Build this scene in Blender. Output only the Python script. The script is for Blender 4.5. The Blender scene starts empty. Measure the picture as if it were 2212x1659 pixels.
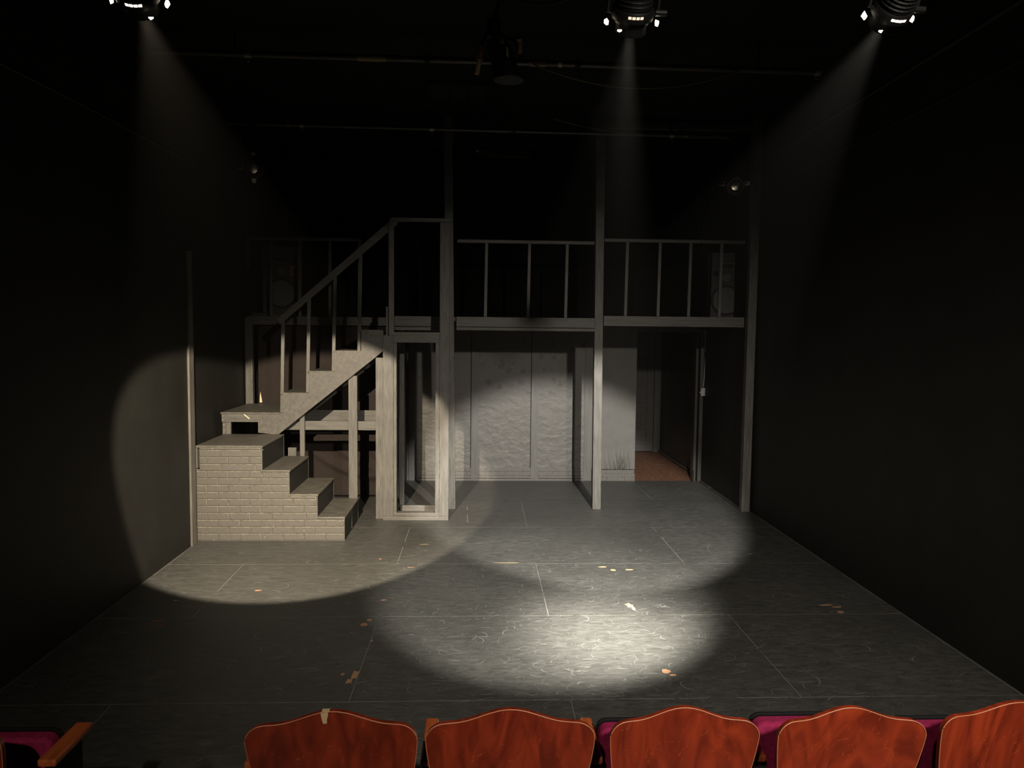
import bpy, bmesh, math, random
from mathutils import Vector, Matrix
random.seed(7)
SC = bpy.context.scene
COL = SC.collection

# ------------------------------------------------------------------ camera
def make_camera():
    F, W = 1650.0, 2212.0
    cx, cy, vx, vy, s = 1106.0, 829.5, 1035.0, 712.0, 0.0075
    D = Vector((vx - cx, -(vy - cy), -F)).normalized()
    X = Vector((1, -s, 0)); X.z = -(X.x * D.x + X.y * D.y) / D.z; X.normalize()
    Z = X.cross(D)
    R = Matrix((X, D, Z)).to_4x4()
    cam = bpy.data.cameras.new('camera'); o = bpy.data.objects.new('camera', cam); COL.objects.link(o)
    cam.sensor_width = 36.0; cam.lens = 36.0 * F / W; cam.clip_start = 0.05; cam.clip_end = 100
    o.matrix_world = Matrix.Translation((0, 0, 1.99)) @ R
    SC.camera = o
make_camera()

# ------------------------------------------------------------------ world, exposure
w = bpy.data.worlds.new('world'); SC.world = w; w.use_nodes = True
nt = w.node_tree; nt.nodes.clear()
wo = nt.nodes.new('ShaderNodeOutputWorld'); bg = nt.nodes.new('ShaderNodeBackground')
bg.inputs[0].default_value = (0, 0, 0, 1); bg.inputs[1].default_value = 0
nt.links.new(bg.outputs[0], wo.inputs[0])
vs = nt.nodes.new('ShaderNodeVolumeScatter')
vs.inputs['Color'].default_value = (1, .97, .92, 1)
vs.inputs['Density'].default_value = 0.00016
vs.inputs['Anisotropy'].default_value = 0.0
nt.links.new(vs.outputs[0], wo.inputs['Volume'])
SC.view_settings.view_transform = 'Standard'; SC.view_settings.look = 'None'
SC.view_settings.gamma = 1.0; SC.view_settings.use_curve_mapping = False
SC.view_settings.exposure = 0.0
SC.cycles.max_bounces = 4; SC.cycles.diffuse_bounces = 2; SC.cycles.glossy_bounces = 1; SC.cycles.transmission_bounces = 0; SC.cycles.transparent_max_bounces = 1
SC.cycles.caustics_reflective = False; SC.cycles.caustics_refractive = False
SC.cycles.volume_bounces = 0; SC.cycles.use_light_tree = False; SC.cycles.adaptive_threshold = 0.02

def spot(name, loc, target, power, angle, blend, color, radius=0.02, hot=None):
    l = bpy.data.lights.new(name, 'SPOT'); l.energy = power; l.spot_size = math.radians(angle)
    l.spot_blend = blend; l.color = color; l.shadow_soft_size = radius
    o = bpy.data.objects.new(name, l); COL.objects.link(o)
    o.location = loc
    d = (Vector(target) - Vector(loc)).normalized()
    q = d.to_track_quat('-Z', 'Y'); o.rotation_euler = q.to_euler()
    if hot:                                     # off-centre hot spot of the lamp and reflector: (target, width, gain)
        hd = q.inverted() @ (Vector(hot[0]) - Vector(loc)).normalized()
        l.use_nodes = True; n = l.node_tree; em = n.nodes.get('Emission')
        tc = n.nodes.new('ShaderNodeTexCoord')
        vm = n.nodes.new('ShaderNodeVectorMath'); vm.operation = 'NORMALIZE'; n.links.new(tc.outputs['Normal'], vm.inputs[0])
        dt = n.nodes.new('ShaderNodeVectorMath'); dt.operation = 'DISTANCE'
        n.links.new(vm.outputs[0], dt.inputs[0]); dt.inputs[1].default_value = hd
        mr = n.nodes.new('ShaderNodeMapRange'); mr.interpolation_type = 'SMOOTHERSTEP'
        mr.inputs['From Min'].default_value = 0.0; mr.inputs['From Max'].default_value = hot[1]
        mr.inputs['To Min'].default_value = hot[2]; mr.inputs['To Max'].default_value = 1.0
        n.links.new(dt.outputs['Value'], mr.inputs[0]); n.links.new(mr.outputs[0], em.inputs['Strength'])
    return o

LA, TA = Vector((-1.12, 2.66, 3.03)), Vector((-1.80, 8.00, 0))
LC, TC = Vector((.505, 2.66, 3.00)), Vector((.50, 5.36, 0))
LB, TB = Vector((1.38, 2.66, 3.05)), Vector((1.08, 8.08, 0))
spot('left_beam', LA, TA, 2350, 36.0, .13, (1, .84, .63), .018, hot=((-1.3, 6.6, 0), .45, 1.35))
spot('middle_beam', LC, TC, 1300, 37.5, .5, (1, .95, .84), .018, hot=((.88, 4.90, 0), .26, 5.5))
spot('right_beam', LB, TB, 3100, 34.5, .34, (1, .95, .86), .018)
# house lights behind the camera, over the seats
spot('house_light_left', (-.75, -1.5, 3.7), (-.2, 2.4, .4), 260, 66, 1, (1, .86, .68), .05)
spot('house_light_right', (1.95, -1.5, 3.75), (1.0, 6.0, 0), 1350, 54, 1, (1, .90, .78), .10)

# ------------------------------------------------------------------ materials
def newmat(name):
    m = bpy.data.materials.new(name); m.use_nodes = True
    return m, m.node_tree, m.node_tree.nodes['Principled BSDF']
def N(t, ty, **kw):
    n = t.nodes.new(ty)
    for k, v in kw.items(): setattr(n, k, v)
    return n
def paint(name, c, rough=.6, var=.25, scale=(1, 1, 1), ns=8, bump=.15, bdist=.004, spec=.5, c2=None, metallic=0, grain=0):
    m, t, b = newmat(name)
    tc = N(t, 'ShaderNodeTexCoord'); mp = N(t, 'ShaderNodeMapping'); mp.inputs['Scale'].default_value = scale
    t.links.new(tc.outputs['Object'], mp.inputs[0])
    nz = N(t, 'ShaderNodeTexNoise'); nz.inputs['Scale'].default_value = ns; nz.inputs['Detail'].default_value = 8
    nz.inputs['Roughness'].default_value = .65
    t.links.new(mp.outputs[0], nz.inputs['Vector'])
    mx = N(t, 'ShaderNodeMix', data_type='RGBA')
    mr = N(t, 'ShaderNodeMapRange'); mr.inputs[1].default_value = .3; mr.inputs[2].default_value = .7
    t.links.new(nz.outputs['Fac'], mr.inputs[0]); t.links.new(mr.outputs[0], mx.inputs['Factor'])
    a = [x * (1 - var) for x in c]; d = c2 if c2 else [x * (1 + var) for x in c]
    mx.inputs['A'].default_value = (*a, 1); mx.inputs['B'].default_value = (*d, 1)
    last = mx.outputs['Result']
    if grain:                                   # wavy wood figure showing through the paint
        wv = N(t, 'ShaderNodeTexWave', wave_type='RINGS'); wv.inputs['Scale'].default_value = 1.6; wv.inputs['Distortion'].default_value = 9
        wv.inputs['Detail'].default_value = 3; wv.inputs['Detail Scale'].default_value = .8; t.links.new(mp.outputs[0], wv.inputs['Vector'])
        gm = N(t, 'ShaderNodeMix', data_type='RGBA', blend_type='MULTIPLY'); gm.inputs['Factor'].default_value = grain
        t.links.new(last, gm.inputs['A']); t.links.new(wv.outputs['Color'], gm.inputs['B']); last = gm.outputs['Result']
    t.links.new(last, b.inputs['Base Color'])
    b.inputs['Roughness'].default_value = rough; b.inputs['Metallic'].default_value = metallic
    b.inputs['Specular IOR Level'].default_value = spec
    if bump:
        bp = N(t, 'ShaderNodeBump'); bp.inputs['Strength'].default_value = bump; bp.inputs['Distance'].default_value = bdist
        t.links.new(nz.outputs['Fac'], bp.inputs['Height']); t.links.new(bp.outputs[0], b.inputs['Normal'])
    return m
def flat(name, c, rough=.5, metallic=0, emit=0, ecol=None, spec=.5):
    m, t, b = newmat(name)
    b.inputs['Base Color'].default_value = (*c, 1); b.inputs['Roughness'].default_value = rough
    b.inputs['Metallic'].default_value = metallic; b.inputs['Specular IOR Level'].default_value = spec
    if emit:
        b.inputs['Emission Color'].default_value = (*(ecol or c), 1); b.inputs['Emission Strength'].default_value = emit
    return m
G = (.112, .107, .096)
M = {}
M['lumber_v'] = paint('painted_lumber_upright', G, .55, .32, (9, 9, .8), 5, .4, .004, grain=.16)
M['lumber_h'] = paint('painted_lumber_level', G, .55, .32, (.8, 9, 9), 5, .4, .004, grain=.16)
M['lumber_dark'] = paint('dark_painted_lumber', (.075, .073, .068), .6, .25, (2, 9, 9), 4, .3, .004)
M['ply'] = paint('painted_plywood', (.095, .090, .080), .6, .28, (3, 3, 3), 9, .3, .003)
M['tread'] = paint('worn_tread', (.082, .077, .064), .55, .4, (2, 4, 4), 6, .25, .003)
M['riser'] = paint('scuffed_black_riser', (.018, .017, .015), .5, .5, (4, 4, 1.5), 7, .2, .003)
M['brick'] = paint('painted_faux_brick', (.098, .092, .080), .58, .14, (3, 3, 3), 14, .25, .003)
M['edge'] = paint('paint_pale_at_edges', (.14, .13, .11), .55, .5, (1, 1, 1), 26, .1, .001, c2=(.26, .245, .205))
M['blackwall'] = paint('flat_black_wall', (.0125, .0123, .010), .65, .35, (1, 1, 1), 2.2, .25, .006, spec=.35)
M['ceiling'] = paint('black_ceiling', (.010, .010, .009), .8, .3, (1, 1, 1), 3, .2, .006, spec=.2)
M['trimdark'] = paint('dark_trim', (.050, .048, .044), .5, .3, (5, 5, 1), 4, .2, .003)
M['trimlight'] = paint('worn_light_trim', (.13, .12, .105), .5, .3, (5, 5, 1), 4, .2, .003)
M['conduit'] = paint('black_painted_conduit', (.022, .021, .019), .6, .3, (1, 1, 1), 5, .1, .002)
M['worn_collar'] = flat('worn_steel_collar', (.30, .29, .26), .5, .5)
M['velour'] = paint('brown_black_cloth', (.034, .027, .024), .95, .2, (1, 1, 1), 60, .2, .001, spec=.1)
M['drape'] = paint('black_drape', (.006, .006, .0055), .95, .3, (4, 4, .5), 5, .2, .004, spec=.05)
M['blackmetal'] = flat('black_metal', (.006, .006, .006), .55, .2, spec=.25)
M['pipe'] = paint('scratched_black_pipe', (.055, .052, .046), .45, .5, (3, 20, 20), 5, .2, .002, c2=(.10, .092, .07))
M['tapebrown'] = flat('tan_masking_tape', (.28, .2, .09), .6)
M['tapewhite'] = flat('white_tape', (.6, .57, .5), .6)
M['cable'] = flat('black_cable', (.05, .047, .042), .45)
M['cablebrown'] = flat('brown_cable', (.16, .11, .05), .45)
M['handle'] = flat('pale_heatproof_tab', (.85, .82, .76), .6)
M['glow'] = flat('lamp_light_leak', (1, .9, .75), .5, 0, 9, (1, .84, .62))
M['glowdim'] = flat('dim_lamp_light_leak', (1, .8, .6), .5, 0, .9, (1, .74, .55))
for _k in ('glow', 'glowdim'): M[_k].cycles.emission_sampling = 'NONE'
M['bluedot'] = flat('brown_worn_tag', (.15, .062, .028), .6)
M['magenta'] = paint('magenta_velvet', (.20, .010, .050), .85, .2, (1, 1, 1), 80, .15, .001, spec=.2, c2=(.30, .016, .078))
M['piping'] = flat('black_piping', (.008, .008, .009), .8, spec=.1)
M['castiron'] = flat('dark_cast_iron', (.010, .010, .010), .7, .2, spec=.2)
M['bolt'] = flat('chrome_bolt', (.7, .68, .62), .25, 1)
M['nail'] = flat('bright_screw_head', (.75, .72, .66), .35, .6)
M['plywhite'] = flat('raw_splinter', (.85, .68, .42), .7)
M['switch'] = flat('white_plastic', (.62, .60, .58), .4)
M['cone'] = paint('speaker_cone', (.075, .073, .066), .6, .2, (1, 1, 1), 30, .1, .001)
M['cabinet'] = paint('speaker_cabinet_black', (.048, .047, .042), .7, .25, (1, 1, 1), 40, .3, .002)
M['labelp'] = flat('cream_sticker', (.62, .48, .27), .6)
M['labelr'] = flat('orange_sticker', (.50, .16, .05), .6)
M['black'] = flat('deep_black', (.004, .004, .004), .7)

def glass_mat():
    m, t, b = newmat('lens_glass')
    b.inputs['Base Color'].default_value = (.75, .68, .58, 1); b.inputs['Roughness'].default_value = .22
    b.inputs['Metallic'].default_value = .85
    return m
M['lens'] = glass_mat()

def plaster_mat():
    m, t, b = newmat('painted_rough_plaster')
    tc = N(t, 'ShaderNodeTexCoord'); geo = tc.outputs['Object']
    mp = N(t, 'ShaderNodeMapping'); mp.inputs['Scale'].default_value = (1, 1, 1.35); t.links.new(geo, mp.inputs[0])
    n1 = N(t, 'ShaderNodeTexNoise'); n1.inputs['Scale'].default_value = 8; n1.inputs['Detail'].default_value = 10; n1.inputs['Distortion'].default_value = .25
    n2 = N(t, 'ShaderNodeTexNoise'); n2.inputs['Scale'].default_value = 2.4; n2.inputs['Detail'].default_value = 3
    vo = N(t, 'ShaderNodeTexVoronoi'); vo.inputs['Scale'].default_value = 8.5
    nd = N(t, 'ShaderNodeTexNoise'); nd.inputs['Scale'].default_value = 18; nd.inputs['Detail'].default_value = 3
    for n in (n1, n2): t.links.new(mp.outputs[0], n.inputs['Vector'])
    t.links.new(geo, nd.inputs['Vector'])
    ad = N(t, 'ShaderNodeMix', data_type='RGBA'); ad.inputs['Factor'].default_value = .12
    t.links.new(geo, ad.inputs['A']); t.links.new(nd.outputs['Color'], ad.inputs['B']); t.links.new(ad.outputs['Result'], vo.inputs['Vector'])
    sp = N(t, 'ShaderNodeSeparateXYZ'); t.links.new(geo, sp.inputs[0])
    # round matte touch-up blotches in a band at head height
    band = N(t, 'ShaderNodeMapRange'); band.interpolation_type = 'SMOOTHSTEP'
    band.inputs[1].default_value = 1.02; band.inputs[2].default_value = 1.25; t.links.new(sp.outputs['Z'], band.inputs[0])
    sm = N(t, 'ShaderNodeMapRange'); sm.inputs[1].default_value = .36; sm.inputs[2].default_value = .24; t.links.new(vo.outputs['Distance'], sm.inputs[0])
    sc = N(t, 'ShaderNodeSeparateColor'); t.links.new(vo.outputs['Color'], sc.inputs[0])
    gt = N(t, 'ShaderNodeMath', operation='GREATER_THAN'); gt.inputs[1].default_value = .42; t.links.new(sc.outputs[0], gt.inputs[0])
    m1 = N(t, 'ShaderNodeMath', operation='MULTIPLY'); t.links.new(band.outputs[0], m1.inputs[0]); t.links.new(sm.outputs[0], m1.inputs[1])
    m2 = N(t, 'ShaderNodeMath', operation='MULTIPLY'); t.links.new(m1.outputs[0], m2.inputs[0]); t.links.new(gt.outputs[0], m2.inputs[1])
    m3 = N(t, 'ShaderNodeMath', operation='MULTIPLY'); t.links.new(m2.outputs[0], m3.inputs[0]); m3.inputs[1].default_value = .75
    mx = N(t, 'ShaderNodeMix', data_type='RGBA'); t.links.new(m3.outputs[0], mx.inputs['Factor'])
    base = N(t, 'ShaderNodeMix', data_type='RGBA'); t.links.new(n1.outputs['Fac'], base.inputs['Factor'])
    base.inputs['A'].default_value = (.078, .074, .067, 1); base.inputs['B'].default_value = (.118, .113, .103, 1)
    t.links.new(base.outputs['Result'], mx.inputs['A']); mx.inputs['B'].default_value = (.046, .044, .043, 1)
    t.links.new(mx.outputs['Result'], b.inputs['Base Color']); b.inputs['Roughness'].default_value = .55
    # rough below, smoother above
    lo = N(t, 'ShaderNodeMapRange'); lo.inputs[1].default_value = 1.35; lo.inputs[2].default_value = .6; lo.inputs[3].default_value = .15; lo.inputs[4].default_value = 1
    t.links.new(sp.outputs['Z'], lo.inputs[0])
    rg = N(t, 'ShaderNodeMapRange'); rg.inputs[1].default_value = .42; rg.inputs[2].default_value = .6; t.links.new(n1.outputs['Fac'], rg.inputs[0])
    hh = N(t, 'ShaderNodeMath', operation='MULTIPLY'); t.links.new(rg.outputs[0], hh.inputs[0]); t.links.new(lo.outputs[0], hh.inputs[1])
    h2 = N(t, 'ShaderNodeMath', operation='MULTIPLY_ADD'); t.links.new(n2.outputs['Fac'], h2.inputs[0]); h2.inputs[1].default_value = 1.2; t.links.new(hh.outputs[0], h2.inputs[2])
    bp = N(t, 'ShaderNodeBump'); bp.inputs['Strength'].default_value = .6; bp.inputs['Distance'].default_value = .006
    t.links.new(h2.outputs[0], bp.inputs['Height']); t.links.new(bp.outputs[0], b.inputs['Normal'])
    return m
M['plaster'] = plaster_mat()

def floor_mat():
    m, t, b = newmat('worn_black_stage_floor')
    tc = N(t, 'ShaderNodeTexCoord'); geo = tc.outputs['Object']
    mp = N(t, 'ShaderNodeMapping'); mp.inputs['Scale'].default_value = (1.0, 3.0, 1); t.links.new(geo, mp.inputs[0])
    n1 = N(t, 'ShaderNodeTexNoise'); n1.inputs['Scale'].default_value = 9; n1.inputs['Detail'].default_value = 12; n1.inputs['Roughness'].default_value = .75
    n1.inputs['Distortion'].default_value = .8
    t.links.new(mp.outputs[0], n1.inputs['Vector'])
    n2 = N(t, 'ShaderNodeTexNoise'); n2.inputs['Scale'].default_value = 1.1; n2.inputs['Detail'].default_value = 4
    t.links.new(geo, n2.inputs['Vector'])
    r1 = N(t, 'ShaderNodeMapRange'); r1.inputs[1].default_value = .38; r1.inputs[2].default_value = .72; t.links.new(n1.outputs['Fac'], r1.inputs[0])
    r2 = N(t, 'ShaderNodeMapRange'); r2.inputs[1].default_value = .3; r2.inputs[2].default_value = .7; r2.inputs[3].default_value = .35; r2.inputs[4].default_value = 1; t.links.new(n2.outputs['Fac'], r2.inputs[0])
    mu = N(t, 'ShaderNodeMath', operation='MULTIPLY'); t.links.new(r1.outputs[0], mu.inputs[0]); t.links.new(r2.outputs[0], mu.inputs[1])
    mx = N(t, 'ShaderNodeMix', data_type='RGBA'); t.links.new(mu.outputs[0], mx.inputs['Factor'])
    mx.inputs['A'].default_value = (.040, .040, .037, 1); mx.inputs['B'].default_value = (.105, .104, .096, 1)
    t.links.new(mx.outputs['Result'], b.inputs['Base Color'])
    rr = N(t, 'ShaderNodeMapRange'); rr.inputs[3].default_value = .42; rr.inputs[4].default_value = .62; t.links.new(n1.outputs['Fac'], rr.inputs[0]); t.links.new(rr.outputs[0], b.inputs['Roughness'])
    bp = N(t, 'ShaderNodeBump'); bp.inputs['Strength'].default_value = .12; bp.inputs['Distance'].default_value = .003
    t.links.new(n1.outputs['Fac'], bp.inputs['Height']); t.links.new(bp.outputs[0], b.inputs['Normal'])
    return m
M['floor'] = floor_mat()
M['scuff1'] = flat('pale_scuff', (.118, .117, .108), .6)
M['scuff2'] = flat('bright_scuff', (.23, .228, .21), .6)
M['seam'] = flat('dusty_seam', (.25, .245, .215), .7)
M['chip'] = flat('chipped_to_raw_wood', (.34, .19, .105), .7)
M['chiplight'] = flat('chipped_to_pale_wood', (.42, .31, .17), .7)
M['chipred'] = flat('chipped_to_red_wood', (.20, .08, .045), .7)

def wood_mat(name, c1, c2, scale, ns, rough, coat=0, dist=2.0, axis_scratch=True):
    m, t, b = newmat(name)
    tc = N(t, 'ShaderNodeTexCoord'); mp = N(t, 'ShaderNodeMapping'); mp.inputs['Scale'].default_value = scale
    t.links.new(tc.outputs['Object'], mp.inputs[0])
    oi = N(t, 'ShaderNodeObjectInfo')
    ad = N(t, 'ShaderNodeVectorMath', operation='ADD'); t.links.new(mp.outputs[0], ad.inputs[0]); 
    ml = N(t, 'ShaderNodeMath', operation='MULTIPLY'); ml.inputs[1].default_value = 37; t.links.new(oi.outputs['Random'], ml.inputs[0])
    t.links.new(ml.outputs[0], ad.inputs[1])
    nz = N(t, 'ShaderNodeTexNoise'); nz.inputs['Scale'].default_value = ns; nz.inputs['Detail'].default_value = 8; nz.inputs['Distortion'].default_value = dist
    t.links.new(ad.outputs[0], nz.inputs['Vector'])
    cr = N(t, 'ShaderNodeValToRGB'); cr.color_ramp.elements[0].position = .32; cr.color_ramp.elements[0].color = (*c1, 1)
    cr.color_ramp.elements[1].position = .68; cr.color_ramp.elements[1].color = (*c2, 1)
    t.links.new(nz.outputs['Fac'], cr.inputs[0])
    # thin pale scratches
    v = N(t, 'ShaderNodeTexVoronoi', feature='DISTANCE_TO_EDGE'); v.inputs['Scale'].default_value = 9
    nd = N(t, 'ShaderNodeTexNoise'); nd.inputs['Scale'].default_value = 4; t.links.new(tc.outputs['Object'], nd.inputs['Vector'])
    mm = N(t, 'ShaderNodeMix', data_type='RGBA'); mm.inputs['Factor'].default_value = .35
    t.links.new(tc.outputs['Object'], mm.inputs['A']); t.links.new(nd.outputs['Color'], mm.inputs['B']); t.links.new(mm.outputs['Result'], v.inputs['Vector'])
    ls = N(t, 'ShaderNodeMath', operation='LESS_THAN'); ls.inputs[1].default_value = .008; t.links.new(v.outputs['Distance'], ls.inputs[0])
    n3 = N(t, 'ShaderNodeTexNoise'); n3.inputs['Scale'].default_value = 22; t.links.new(ad.outputs[0], n3.inputs['Vector'])
    g3 = N(t, 'ShaderNodeMath', operation='GREATER_THAN'); g3.inputs[1].default_value = .56; t.links.new(n3.outputs['Fac'], g3.inputs[0])
    mq = N(t, 'ShaderNodeMath', operation='MULTIPLY'); t.links.new(ls.outputs[0], mq.inputs[0]); t.links.new(g3.outputs[0], mq.inputs[1])
    m5 = N(t, 'ShaderNodeMath', operation='MULTIPLY'); m5.inputs[1].default_value = .35; t.links.new(mq.outputs[0], m5.inputs[0])
    mx = N(t, 'ShaderNodeMix', data_type='RGBA'); t.links.new(m5.outputs[0], mx.inputs['Factor']); t.links.new(cr.outputs[0], mx.inputs['A'])
    mx.inputs['B'].default_value = (min(1, c2[0] * 1.7), c2[1] * 2.6, c2[2] * 3.5, 1)
    t.links.new(mx.outputs['Result'], b.inputs['Base Color'])
    b.inputs['Roughness'].default_value = rough; b.inputs['Coat Weight'].default_value = coat; b.inputs['Coat Roughness'].default_value = .25
    return m
M['seatwood'] = wood_mat('red_varnished_plywood', (.13, .013, .004), (.30, .036, .010), (5, 5, 1.0), 2.2, .42, .35)
M['seatedge'] = flat('worn_ply_edge', (.44, .15, .065), .5)
M['armwood'] = wood_mat('orange_varnished_armrest', (.30, .06, .014), (.50, .13, .035), (9, 1, 9), 3, .45, .3)
M['hallfloor'] = wood_mat('brown_hall_boards', (.13, .058, .032), (.22, .105, .06), (5, 1.2, 1), 3, .55, .1)

# ------------------------------------------------------------------ mesh helpers
class MB:
    def __init__(s, off=(0, 0, 0)):
        s.bm = bmesh.new(); s.off = Vector(off); s.mi = 0
    def _f(s, vs):
        try:
            f = s.bm.faces.new(vs); f.material_index = s.mi; return f
        except ValueError: return None
    def v(s, p): return s.bm.verts.new(Vector(p) - s.off)
    def box(s, x0, x1, y0, y1, z0, z1, top=(0, 0)):
        dx, dy = top
        P = [(x0, y0, z0), (x1, y0, z0), (x1, y1, z0), (x0, y1, z0), (x0 + dx, y0 + dy, z1), (x1 + dx, y0 + dy, z1), (x1 + dx, y1 + dy, z1), (x0 + dx, y1 + dy, z1)]
        V = [s.v(p) for p in P]
        for q in ((3, 2, 1, 0), (4, 5, 6, 7), (0, 1, 5, 4), (1, 2, 6, 5), (2, 3, 7, 6), (3, 0, 4, 7)): s._f([V[i] for i in q])
        return s
    def prism(s, pts, y0, y1):                        # pts (x, z) outline, extruded along y
        a = [s.v((x, y0, z)) for x, z in pts]; b = [s.v((x, y1, z)) for x, z in pts]
        s._f(a[::-1]); s._f(b); n = len(pts)
        for i in range(n): s._f([a[i], a[(i + 1) % n], b[(i + 1) % n], b[i]])
        return s
    def ring(s, rings, cap=True, closed=True):
        R = [[s.v(p) for p in r] for r in rings]; n = len(R[0])
        for i in range(len(R) - 1):
            for j in range(n if closed else n - 1): s._f([R[i][j], R[i][(j + 1) % n], R[i + 1][(j + 1) % n], R[i + 1][j]])
        if cap: s._f(R[0][::-1]); s._f(R[-1])
        return s
    def lathe(s, prof, axis='Y', c=(0, 0, 0), seg=28, cap=True):      # prof: (along, radius)
        rings = []
        for a, r in prof:
            ring = []
            for k in range(seg):
                t = 2 * math.pi * k / seg; u, w_ = r * math.cos(t), r * math.sin(t)
                p = {'Y': (u, a, w_), 'Z': (u, w_, a), 'X': (a, u, w_)}[axis]
                ring.append((c[0] + p[0], c[1] + p[1], c[2] + p[2]))
            rings.append(ring)
        return s.ring(rings, cap)
    def tube(s, pts, r, seg=8):
        pts = [Vector(p) for p in pts]; rings = []; up = Vector((0, 0, 1))
        for i, p in enumerate(pts):
            d = (pts[min(i + 1, len(pts) - 1)] - pts[max(i - 1, 0)]).normalized()
            a = d.cross(up if abs(d.z) < .95 else Vector((1, 0, 0))).normalized(); b = d.cross(a)
            rings.append([p + a * r * math.cos(2 * math.pi * k / seg) + b * r * math.sin(2 * math.pi * k / seg) for k in range(seg)])
        return s.ring(rings)
    def build(s, name, mat, parent=None, bevel=0, smooth=False, mats=None):
        bmesh.ops.recalc_face_normals(s.bm, faces=s.bm.faces)
        me = bpy.data.meshes.new(name); s.bm.to_mesh(me); s.bm.free()
        for mm in (mats or [mat]): me.materials.append(M[mm] if isinstance(mm, str) else mm)
        if smooth:
            for p in me.polygons: p.use_smooth = True
        o = bpy.data.objects.new(name, me); COL.objects.link(o)
        if parent is not None: o.parent = parent
        else: o.location = s.off
        if bevel:
            b = o.modifiers.new('bevel', 'BEVEL'); b.width = bevel; b.segments = 2; b.limit_method = 'ANGLE'; b.angle_limit = .6
            if mat in ('lumber_v', 'lumber_h', 'ply', 'tread', 'batten') and name not in ('railing',): me.materials.append(M['edge']); b.material = 1
        if smooth and not bevel:
            e = o.modifiers.new('edges', 'EDGE_SPLIT'); e.split_angle = .7
        return o
def thing(name, label, cat, loc=(0, 0, 0), rot=None, group=None):
    o = bpy.data.objects.new(name, None); COL.objects.link(o); o.location = loc; o.empty_display_size = .1
    if rot is not None: o.rotation_euler = rot
    o['label'] = label; o['category'] = cat
    if group: o['group'] = group
    return o
def tag(o, label, cat, group=None, kind=None):
    o['label'] = label; o['category'] = cat
    if group: o['group'] = group
    if kind: o['kind'] = kind
    return o
def struct(o, label, cat='structure'):
    o['kind'] = 'structure'; o['label'] = label; o['category'] = cat; return o

XL, XLB, XR, XRB = -2.60, -2.69, 3.04, 2.97
YB, ZC = 10.0, 4.28
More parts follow.
